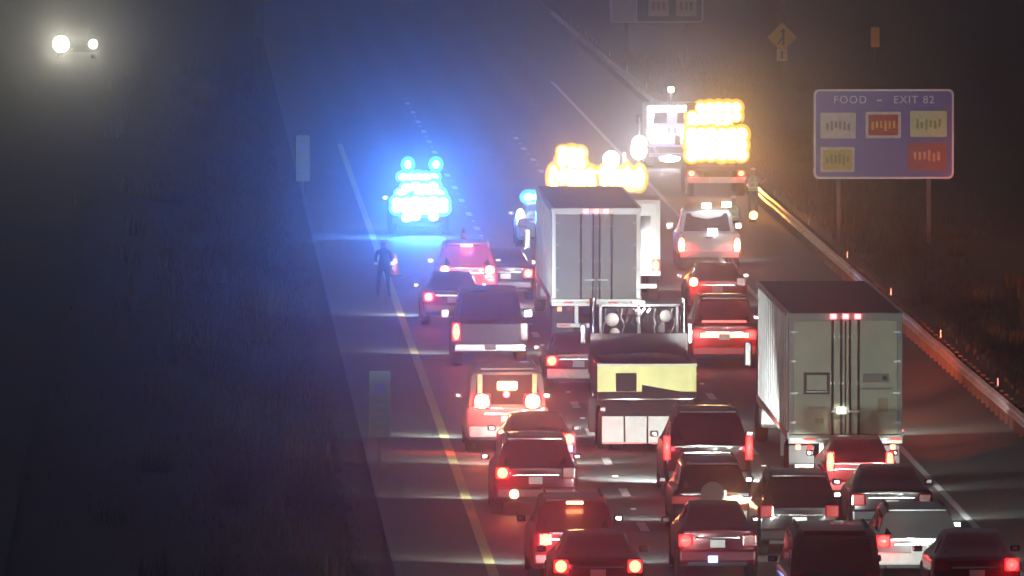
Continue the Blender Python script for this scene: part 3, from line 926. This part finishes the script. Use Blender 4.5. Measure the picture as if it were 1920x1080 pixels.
def work_truck(label, name, cat, X, D, w, L=6.0, col=None):
    col = col or M_white
    root = thing(name, label, cat, (X, D, .012), 0, EG)
    hw = w / 2
    box('chassis', (0, L / 2, .75), (.9, L, .3), M_under, root)
    box('flatbed', (0, 1.9, 1.02), (w, 3.7, .16), col, root, .02)
    for x in (-1, 1):
        for y in (.7, 2.9): box('tool_box', (x * (hw - .22), y, 1.35), (.42, 1.3, .50), col, root, .03)
        wheel(root, x * (hw - .17), 1.1, .45, .3); wheel(root, x * (hw - .17), L - .9, .45, .28)
        box('side_mirror', (x * (hw + .1), L - 1.2, 1.9), (.2, .12, .36), M_dark, root, .03)
    bm = bmesh.new(); bx(bm, (0, L - 1.5, 1.55), (w * .9, 1.6, 1.5), .16); bx(bm, (0, L - .4, 1.1), (w * .84, 1.2, .8), .14)
    obj('cab', bm, col, root, smooth=True)
    box('rear_window', (0, L - 2.31, 1.92), (w * .6, .02, .4), M_glass, root)
    box('rear_bumper', (0, -.04, .62), (w * .95, .16, .22), M_steel, root, .02)
    tails(root, hw, .86, (1, 1), (.16, .08, .14), 500, xf=.82, y=-.06)
    return root

# amber heavy truck with bar beyond the grey trailer
tw = work_truck('tow truck with blazing amber light bar above the grey trailer roof', 'tow_truck', 'tow truck', 7.60, 436, 2.5, 7.0)
bm = bmesh.new()
for x in (-.9, .9): bx(bm, (x, 3.9, 1.9), (.12, .12, 1.8))
bx(bm, (0, 3.9, 1.92), (3.1, .22, .18)); bx(bm, (-.9, 3.9, 2.85), (1.0, .14, .12))
obj('light_frame', bm, M_steel, tw)
for k in range(13): flash(tw, (-1.45 + k * .24 + random.uniform(-.04, .04), 3.70, 1.93 + random.uniform(-.06, .09)), (random.uniform(.21, .26), .16, random.uniform(.40, .56)), E_amber, AMB, 3800)  # lamps enlarged until they merge into a band of amber glare
for x, z in ((-1.20, 2.50), (-1.18, 2.80), (-.88, 2.78), (-.60, 2.76), (-.86, 2.46), (-.58, 2.42)): flash(tw, (x, 3.75, z), (.27, .14, .27), E_amber, AMB, 5000)
for x, z in ((.45, 2.55), (1.38, 2.85)):
    rod('lamp_mast', (x, 3.9, 2.2), (x, 3.9, z - .08), .03, M_steel, tw)
    flash(tw, (x, 3.75, z), (.40, .14, .40), E_white, (.5, .55, 1.0), 700, nm='work_lamp')
rod('tow_boom', (0, .6, 1.2), (0, 3.4, 2.0), .10, M_yel, tw)
spill(tw, (0, -1.0, 3.0), (1, .6, .15), 350, .3)

# white lit rescue truck
rt = box_truck('white rescue truck outlined by blue white lamps standing on the shoulder', gx(1260, 318), dist_of(318), 1.95, 2.42, 4.6, name='rescue_truck', cat='ambulance', lit=(0, 0), P=0, group=EG)
for x in (-.78, -.48, -.15, .18, .50, .78): flash(rt, (x, -.06, 2.30), (.22, .08, .16), E_white, (.22, .26, 1.0), 1350, nm='work_lamp')
for x in (-.82, .82):
    flash(rt, (x, -.06, 2.02), (.16, .08, .30), E_white, (.22, .26, 1.0), 1350, nm='work_lamp')
for x in (-.72, -.34, .42, .74): flash(rt, (x, -.06, 1.20), (.28, .08, .30), E_white, (.22, .26, 1.0), 1950, nm='work_lamp')
flash(rt, (-.1, -.20, .40), (.58, .08, .20), E_white, (.22, .26, 1.0), 1050, nm='work_lamp')
rod('scene_lamp_mast', (0, 1.0, 2.4), (0, 1.0, 2.95), .03, M_steel, rt)
box('scene_lamp', (0, .95, 3.0), (.22, .12, .20), E_white, rt, .03)
rod('scene_lamp_mast', (-1.25, .1, 1.0), (-1.25, .1, 1.95), .03, M_steel, rt)
flash(rt, (-1.25, 0, .95), (.42, .14, .42), E_white, (.22, .26, 1.0), 3900, nm='work_lamp')
spill(rt, (0, -1.2, 1.4), (.3, .35, 1.0), 260, .2)

# amber arrow board truck on the far shoulder
ab = work_truck('amber arrow board truck blazing beside the guardrail', 'arrow_board_truck', 'service truck', 12.95, dist_of(372), 2.2, 6.2, M_dark)
box('arrow_board', (0, 2.0, 2.85), (2.0, .12, 1.0), M_dark, ab, .02)
for x in (-.8, .8): rod('board_mast', (x, 2.1, 1.1), (x, 2.1, 2.4), .05, M_steel, ab)
for k in range(6):
    for q in range(3):
        if (k, q) in ((0, 2), (5, 0)): continue
        flash(ab, (-.80 + k * .32, 1.90, 2.55 + q * .31 + random.uniform(-.02, .02)), (.27, .08, .26), E_amber, AMB, 3000)
for x in (-.9, -.55, -.2, .2, .55, .9):  # extra lamps added to fill out the amber burst
    for z in (1.55, 1.92, 2.28): flash(ab, (x, -.10, z + random.uniform(-.03, .03)), (.33, .12, .32), E_amber, AMB, 3800)
spill(ab, (0, -1.6, 1.8), (1.0, .42, .1), 250, .3)
beam(ab, (.6, -.6, 1.9), (.10, -1, -.05), (1, .35, .05), 9000, 16, .1, far=True)  # added amber spot aimed along the guardrail

# ---- oncoming car on the other carriageway
oc = car('sedan', 'oncoming car with two warm headlights far off on the other carriageway', 'car', 0, 0, C_gra, 1.9, 1.0, lit=(0, 0), P=0, Phead=0, X=-11.55, D=655, rz=math.pi, group='oncoming traffic')
for x, P, s in ((.80, 150000, .75), (-.80, 36000, .40)):
    o = blob('headlight_glare', (x, 4.86, .72), (s * 1.1, .12, s * 1.1), E_head, oc)  # blob far larger than the lens, shaped as headlight glare
    beam(oc, (x, 5.0, .72), (0, 1, .03), (1, .95, .70), P, 70, .08)
box('front_bumper', (-.2, 4.86, .28), (1.9, .12, .12), M_chrome, oc, .02)

# ------------------------------------------------------------------ people
def skin_person(label, X, D, rz, pose, shirt, vest=True, hat=None, group='officers and crew on foot', zh=1.75):
    root = thing('person', label, 'person', (X, D, .012), rz, group)
    k = zh / 1.75
    # joints: name: (pos, radius)
    V = [(0, 0, .98), (0, 0, 1.18), (0, .01, 1.36), (0, 0, 1.50), (0, -.015, 1.62), (0, -.01, 1.70)]
    rad = [.145, .135, .15, .058, .088, .07]
    E = [(0, 1), (1, 2), (2, 3), (3, 4), (4, 5)]
    for i, s in enumerate((-1, 1)):
        hip = len(V)
        st = pose.get('stride', .06)
        V += [(s * .10, 0, .90), (s * .12, -s * st * .6, .50), (s * .14, -s * st, .09), (s * .15, -s * st - .14, .04)]
        rad += [.095, .062, .045, .038]
        E += [(0, hip), (hip, hip + 1), (hip + 1, hip + 2), (hip + 2, hip + 3)]
        sh = len(V)
        el, ha = pose['arms'][i]
        V += [(s * .19, 0, 1.40), el, ha, (ha[0], ha[1] - .05, ha[2] - .06)]
        rad += [.062, .046, .034, .03]
        E += [(2, sh), (sh, sh + 1), (sh + 1, sh + 2), (sh + 2, sh + 3)]
    me = bpy.data.meshes.new('body')
    me.from_pydata([tuple(c * k for c in p) for p in V], E, [])
    o = bpy.data.objects.new('body', me); COL.objects.link(o)
    md = o.modifiers.new('skin', 'SKIN'); md.use_smooth_shade = True
    for i, r in enumerate(rad):
        me.skin_vertices[0].data[i].radius = (r * k, r * k * (.72 if i in (0, 1, 2) else 1))
    me.skin_vertices[0].data[0].use_root = True
    ss = o.modifiers.new('sub', 'SUBSURF'); ss.levels = 2; ss.render_levels = 2
    dg = bpy.context.evaluated_depsgraph_get()
    me2 = bpy.data.meshes.new_from_object(o.evaluated_get(dg))
    bpy.data.objects.remove(o)
    sk_, sh_, tr_ = mat('skin', (.35, .2, .14), .6), shirt, mat('dark_trousers', (.02, .022, .035), .8)
    me2.materials.clear()
    for m in (sh_, tr_, sk_): me2.materials.append(m)
    hands = [Vector(pose['arms'][i][1]) * k for i in (0, 1)]
    for p in me2.polygons:
        p.use_smooth = True
        c = p.center
        p.material_index = 2 if c.z > 1.50 * k or any((c - h).length < .12 for h in hands) else (1 if c.z < .98 * k else 0)
    body = bpy.data.objects.new('body', me2); COL.objects.link(body); body.parent = root
    bm = bmesh.new()
    bmesh.ops.create_uvsphere(bm, u_segments=12, v_segments=8, radius=.102 * k)
    for v in bm.verts:
        v.co.z = v.co.z * (.8 if v.co.z > 0 else .15) + 1.69 * k; v.co.y = v.co.y * 1.08
    obj('cap' if hat else 'hair', bm, hat or mat('dark_hair', (.02, .015, .01), .8), root, smooth=True)
    if hat: box('cap_brim', (0, -.13 * k, 1.69 * k), (.15, .10, .015), hat, root, .004)
    box('nose', (0, -.10 * k, 1.61 * k), (.022, .03, .04), sk_, root, .005)
    for x in (-.032, .032): box('eye', (x, -.088 * k, 1.64 * k), (.02, .01, .01), M_black, root)
    for i, h in enumerate(hands):
        bm = bmesh.new()
        for f in range(4): cyl(bm, (h.x - .026 + f * .018, h.y - .05, h.z - .07), (h.x - .026 + f * .018, h.y - .07, h.z - .15 + abs(f - 1.5) * .008), .009, 6)
        cyl(bm, (h.x + (.03 if i == 0 else -.03), h.y - .05, h.z - .04), (h.x + (.055 if i == 0 else -.055), h.y - .08, h.z - .09), .010, 6)
        obj('fingers', bm, sk_, root)
    if vest:
        bm = bmesh.new()
        rings = []
        for z, a, b in ((.95, .185, .135), (1.15, .175, .125), (1.34, .205, .135), (1.44, .15, .10)):
            rings.append([bm.verts.new((math.cos(t * math.tau / 16) * a * k, math.sin(t * math.tau / 16) * b * k, z * k)) for t in range(16)])
        for p, q in zip(rings, rings[1:]):
            for i in range(16): bm.faces.new((p[i], p[(i + 1) % 16], q[(i + 1) % 16], q[i]))
        ve = obj('reflective_vest', bm, mat('lime_vest', (.45, .62, .06), .6), root, smooth=True)
        bm = bmesh.new()
        for z, a, b in ((1.04, .187, .137), (1.22, .19, .134)):
            r0 = [bm.verts.new((math.cos(t * math.tau / 16) * a * k, math.sin(t * math.tau / 16) * b * k, z * k)) for t in range(16)]
            r1 = [bm.verts.new((v.co.x * 1.01, v.co.y * 1.01, v.co.z + .06)) for v in r0]
            for i in range(16): bm.faces.new((r0[i], r0[(i + 1) % 16], r1[(i + 1) % 16], r1[i]))
        for x in (-.10, .10): bx(bm, (x * k, -.14 * k, 1.26 * k), (.05, .02, .30))
        obj('vest_stripes', bm, M_refl, ve)
    return root

navy = mat('navy_uniform', (.02, .025, .06), .8)
o1 = skin_person('officer in dark uniform walking on the yellow edge line near the blue lights', gx(718, 560), dist_of(560), 0.3,
            dict(arms=[((-.25, .02, 1.18), (-.27, -.10, .98)), ((.25, .02, 1.18), (.27, -.10, .98))], stride=.12), navy, vest=False, hat=mat('pale_cap', (.6, .6, .6), .6))
for x in (-.265, .265): box('reflective_cuff', (x, -.07, 1.04), (.11, .10, .10), M_refl, o1, .02)
# crew member beside the guardrail, holding a wand over a flare
o2 = skin_person('crew member in reflective vest standing by the guardrail above an amber flare', 13.45, dist_of(412), -0.2,
            dict(arms=[((-.27, -.05, 1.20), (-.22, -.25, 1.30)), ((.30, 0, 1.22), (.48, -.05, 1.42))], stride=.08), mat('grey_shirt', (.4, .4, .4), .8), vest=True, hat=M_plate)
fl = thing('road_flare', 'amber warning lamp glowing on the shoulder at the crew member\'s feet', 'warning lamp', (13.30, dist_of(420), .012))
bm = bmesh.new(); cyl(bm, (0, 0, 0), (0, 0, .12), .16, 16, .12); obj('base', bm, M_dark, fl)
bm = bmesh.new(); bmesh.ops.create_uvsphere(bm, u_segments=14, v_segments=8, radius=.15)
obj('lamp', bm, E_amber, fl, (0, 0, .25), smooth=True)
beam(fl, (0, -.25, .26), (0, -1, .04), AMB, 1700, 80, .06)
spill(fl, (0, 0, .7), (1, .55, .12), 40, .1)
o3 = skin_person('crew member in reflective vest standing between the pickup and the rescue truck', 11.7, dist_of(470), 0.1,
            dict(arms=[((-.27, -.02, 1.18), (-.30, -.08, .92)), ((.27, -.02, 1.18), (.30, -.10, .94))], stride=.05), mat('grey_shirt', (.4, .4, .4), .8), vest=True, hat=M_plate)

# traffic cones near the scene
def cone(label, X, D, grp='traffic cones around the crash scene'):
    r = thing('traffic_cone', label, 'traffic cone', (X, D, .012), random.uniform(0, 3), grp)
    box('cone_base', (0, 0, .02), (.36, .36, .04), M_black, r, .01)
    bm = bmesh.new(); cyl(bm, (0, 0, .04), (0, 0, .71), .15, 16, .03); c = obj('cone_body', bm, mat('cone_orange', (.75, .16, .03), .6), r, smooth=True)
    bm = bmesh.new(); cyl(bm, (0, 0, .40), (0, 0, .55), .102, 16, .074); obj('collar', bm, M_refl, c, smooth=True)
cone('orange cone standing alone beside the yellow line before the police suv', gx(740, 520), dist_of(520))
cone('orange cone between the police suv and the dark red suv', gx(868, 470), dist_of(470))

# ------------------------------------------------------------------ signs
M_blue = mat('sign_blue', (.012, .035, .36), .4, var=.08)
M_green = mat('sign_green', (.010, .10, .085), .4, var=.08)
M_sgy = mat('sign_yellow', (.85, .60, .02), .4)
M_pole = mat('steel_sign_post', (.10, .10, .10), .7, .2)
M_wood = mat('weathered_wood', (.12, .08, .05), .9, var=.3, scale=4)
M_panelw = mat('logo_panel_white', (.60, .60, .56), .5)
M_frame = mat('sign_border_white', (.75, .72, .78), .4)

def rounded(bm, w, h, r, y0, y1, cx=0, cz=0):
    pts = []
    for sx, sz, a in ((1, 1, 0), (-1, 1, 90), (-1, -1, 180), (1, -1, 270)):
        for k in range(5):
            t = R(a + k * 22.5)
            pts.append((cx + sx * (w / 2 - r) + r * math.cos(t), cz + sz * (h / 2 - r) + r * math.sin(t)))
    A_ = [bm.verts.new((x, y0, z)) for x, z in pts]; B_ = [bm.verts.new((x, y1, z)) for x, z in pts]
    bm.faces.new(A_); bm.faces.new(list(reversed(B_)))
    n = len(pts)
    for i in range(n): bm.faces.new((A_[i], B_[i], B_[(i + 1) % n], A_[(i + 1) % n]))

def text(parent, s, loc, size, m, name='lettering'):
    cu = bpy.data.curves.new(name, 'FONT'); cu.body = s; cu.size = size; cu.align_x = 'CENTER'; cu.align_y = 'CENTER'; cu.extrude = .004; cu.space_character = 1.15
    o = bpy.data.objects.new(name, cu); COL.objects.link(o)
    dg = bpy.context.evaluated_depsgraph_get()
    me = bpy.data.meshes.new_from_object(o.evaluated_get(dg))
    bpy.data.objects.remove(o)
    me.materials.clear(); me.materials.append(m)
    t = bpy.data.objects.new(name, me); COL.objects.link(t); t.parent = parent; t.location = loc; t.rotation_euler = (math.pi / 2, 0, 0)
    return t

ls = thing('service_sign', 'large blue motorist service sign with five logo panels beyond the guardrail', 'road sign', (16.88, 433, -.1))
sw_, sh_ = 4.66, 2.98
zc = (460 - 248) / 56.6
bm = bmesh.new(); rounded(bm, sw_, sh_, .18, -.02, .02, 0, zc); f = obj('sign_border', bm, M_frame, ls)
bm = bmesh.new(); rounded(bm, sw_ - .14, sh_ - .14, .14, -.03, -.019, 0, zc); obj('sign_face', bm, M_blue, ls)
text(ls, 'FOOD', (-1.12, -.036, zc + 1.13), .36, M_frame)
text(ls, 'EXIT 82', (1.0, -.036, zc + 1.13), .36, M_frame)
box('dash_mark', (-.15, -.036, zc + 1.12), (.16, .01, .05), M_frame, ls)
def logo(px, py, w, h, frame, inner, ink):
    cx = (px - 1660) / 56.6; cz = zc - (py - 248) / 56.6
    bm = bmesh.new(); rounded(bm, w, h, .05, -.045, -.031, cx, cz); p = obj('logo_panel', bm, frame, ls)
    if inner:
        bm = bmesh.new(); rounded(bm, w * .84, h * .78, .05, -.052, -.046, cx, cz); obj('logo_field', bm, inner, p)
    bm = bmesh.new()
    n = 6
    for k in range(n):
        hh = h * random.uniform(.22, .42)
        bx(bm, (cx + (k - (n - 1) / 2) * w * .12, -.058, cz + random.uniform(-.04, .04)), (w * .07, .008, hh), .003)
    o = obj('logo_mark', bm, ink, p); o['kind'] = 'stuff'
M_ink = mat('logo_ink_grey', (.18, .20, .16), .5)
logo(1574, 232, 1.18, .86, M_panelw, None, M_ink)
logo(1659, 231, 1.18, .88, M_panelw, mat('logo_red', (.42, .03, .02), .5), mat('logo_gold', (.75, .50, .06), .5))
logo(1744, 229, 1.22, .86, mat('logo_pale_green', (.58, .68, .40), .5), None, mat('logo_green_ink', (.30, .40, .08), .5))
logo(1573, 296, 1.14, .84, M_panelw, mat('logo_yellow', (.55, .48, .06), .5), M_ink)
logo(1741, 290, 1.30, .90, mat('logo_dull_red', (.36, .08, .09), .5), None, mat('logo_orange_ink', (.8, .42, .2), .5))
for x in (-1.5, 1.5): box('sign_post', (x, .08, zc / 2 + .7), (.14, .12, zc + 1.4), M_pole, ls, .01)

# green guide sign at the top edge
gs = thing('guide_sign', 'green guide sign with white route panels at the top edge', 'road sign', (16.9, 639, -.1))
zc = 2.1 + 1.6
bm = bmesh.new(); rounded(bm, 4.6, 3.1, .18, -.02, .02, 0, zc); obj('sign_border', bm, M_frame, gs)
bm = bmesh.new(); rounded(bm, 3.15, 2.94, .12, -.03, -.019, .63, zc); obj('sign_face', bm, M_green, gs)
bm = bmesh.new(); rounded(bm, 1.15, 2.94, .10, -.03, -.019, -1.60, zc); obj('pale_panel', bm, mat('pale_sign_panel', (.50, .56, .52), .5), gs)
for x in (.10, 1.45):
    p = box('route_panel', (x, -.04, zc - .75), (1.0, .02, .95), M_panelw, gs, .02)
    bm = bmesh.new()
    for k in range(3): bx(bm, (x - .25 + k * .25, -.056, zc - .72), (.14, .01, .42), .003)
    obj('route_mark', bm, M_redtape if x < 1 else M_ink, p)['kind'] = 'stuff'
for x in (-1.5, 1.5): box('sign_post', (x, .08, 1.6), (.16, .12, 5.2), M_pole, gs, .01)

# yellow diamond
ds = thing('warning_sign', 'yellow diamond merge warning sign with a small yellow plaque under it', 'road sign', (gx(1467, 175), dist_of(175), 0.0))
zt = 0.2
zc = (175 - 72) / 41 
bm = bmesh.new(); rounded(bm, .96, .96, .05, -.012, .0, 0, 0)
d = obj('sign_face', bm, M_sgy, ds, (0, 0, zc), (0, R(45), 0))
bm = bmesh.new()
cyl(bm, (.06, -.02, -.34), (.06, -.02, .30), .045, 8); cyl(bm, (-.20, -.02, -.30), (.02, -.02, .0), .04, 8)
vs = [bm.verts.new(p) for p in ((-.08, -.02, .24), (.20, -.02, .24), (.06, -.02, .42))]; bm.faces.new(vs)
obj('merge_arrow', bm, M_black, ds, (0, 0, zc))
box('plaque', (0, -.01, zc - .80), (.50, .02, .56), mat('plaque_pale_yellow', (.85, .75, .35), .4), ds, .01)
box('plaque_mark', (0, -.025, zc - .80), (.10, .01, .36), M_ink, ds)
box('sign_post', (0, .05, zc / 2 - .3), (.09, .07, zc + .9), M_pole, ds)
up = thing('utility_pole', 'brown wooden utility pole rising behind the yellow diamond sign', 'pole', (gx(1465, 118), dist_of(118), 1.0))
bm = bmesh.new(); cyl(bm, (0, 0, -2), (0, 0, 11), .30, 14, .20); obj('pole_shaft', bm, M_wood, up, smooth=True)
bm = bmesh.new(); bx(bm, (0, 0, 10), (2.4, .12, .14)); obj('cross_arm', bm, M_wood, up)
em = thing('marker_sign', 'small dull yellow marker post sign on the dark verge', 'road sign', (gx(1642, 140), dist_of(140), 1.0))
box('sign_face', (0, 0, .75), (.42, .03, .95), M_sgy, em, .01)
box('sign_post', (0, .04, .2), (.07, .05, 2.4), M_pole, em)

# mile markers
M_dullg = mat('dull_green_border', (.08, .17, .14), .5)  # border and marks in dull green for low contrast
for lab, X, D, z0_, z1, rz in (
        ('narrow teal mile marker sign nearest the camera at the grass edge', -1.78, 309, .75, 2.33, .0),
        ('narrow teal mile marker sign left of the blue police lights', -2.05, 470, .75, 2.40, .0),
        ('narrow green mile marker sign at the top edge of the picture', -2.60, 631, 1.6, 3.5, .0)):
    r = thing('mile_marker', lab, 'road sign', (X, D, -.05), rz, 'mile marker signs along the grass median')
    zm, hh = (z0_ + z1) / 2, z1 - z0_
    bm = bmesh.new(); rounded(bm, .50, hh, .04, -.012, .0, 0, zm); obj('sign_border', bm, M_dullg, r)
    bm = bmesh.new(); rounded(bm, .45, hh - .05, .03, -.018, -.011, 0, zm); obj('sign_face', bm, M_green, r)
    bm = bmesh.new(); rounded(bm, .26, .24, .08, -.024, -.017, 0, zm + hh * .24); obj('shield', bm, M_blue, r)
    bm = bmesh.new()
    for k in range(4): bx(bm, (random.uniform(-.03, .03), -.022, zm - hh * .40 + k * hh * .13), (.20, .008, .08), .003)
    obj('sign_marks', bm, M_dullg, r)['kind'] = 'stuff'
    box('sign_post', (0, .03, z1 / 2 - .2), (.06, .05, z1 + .4), M_pole, r)

# ------------------------------------------------------------------ grass tufts on both verges
bm = bmesh.new()
def tuft(x, y, z, s):
    for k in range(5):
        a = random.uniform(0, math.tau); r = s * random.uniform(.1, .35); h = s * random.uniform(.6, 1.2)
        dx, dy = math.cos(a), math.sin(a)
        w_ = s * .06
        p0 = bm.verts.new((x - dy * w_, y + dx * w_, z)); p1 = bm.verts.new((x + dy * w_, y - dx * w_, z))
        p2 = bm.verts.new((x + dx * r, y + dy * r, z + h))
        bm.faces.new((p0, p1, p2))
for i in range(16000):
    y = 255 + 400 * random.random() ** 1.3
    side = random.random()
    if side < .5: tuft(-2.45 - abs(random.gauss(0, 2.6)), y, -.12, random.uniform(.10, .28))
    else: tuft(15.4 + abs(random.gauss(0, 3.0)), y, -.1, random.uniform(.12, .40))
for i in range(260):
    y = 262 + 380 * random.random(); sx = random.random() < .5
    cx_ = -3.2 - abs(random.gauss(0, 2.4)) if sx else 15.8 + abs(random.gauss(0, 3.2))
    for k in range(14): tuft(cx_ + random.gauss(0, .22), y + random.gauss(0, .3), -.12, random.uniform(.3, .75))
tag(obj('roadside_grass', bm, mat('grass_blades', (.05, .055, .025), .8, var=.4, scale=.8)), kind='stuff')

# ------------------------------------------------------------------ haze volume that stands in for lens glare
bm = bmesh.new()
bmesh.ops.create_cube(bm, size=1)
for v in bm.verts:
    v.co.x *= 2600; v.co.y = -260 if v.co.y < 0 else 2900; v.co.z = -1.6 if v.co.z < 0 else 21.0
hz = bpy.data.materials.new('night_haze'); hz.use_nodes = True
n = hz.node_tree.nodes; n.clear()
o_ = n.new('ShaderNodeOutputMaterial'); pvn = n.new('ShaderNodeVolumePrincipled')
pvn.inputs['Color'].default_value = (.95, .95, .97, 1)
pvn.inputs['Density'].default_value = 0.0013
pvn.inputs['Anisotropy'].default_value = 0.987
hz.node_tree.links.new(pvn.outputs[0], o_.inputs['Volume'])
hz.cycles.homogeneous_volume = True
try: hz.cycles.volume_sampling = 'MULTIPLE_IMPORTANCE'
except Exception: pass
h_ = obj('haze', bm, hz); h_['kind'] = 'stuff'
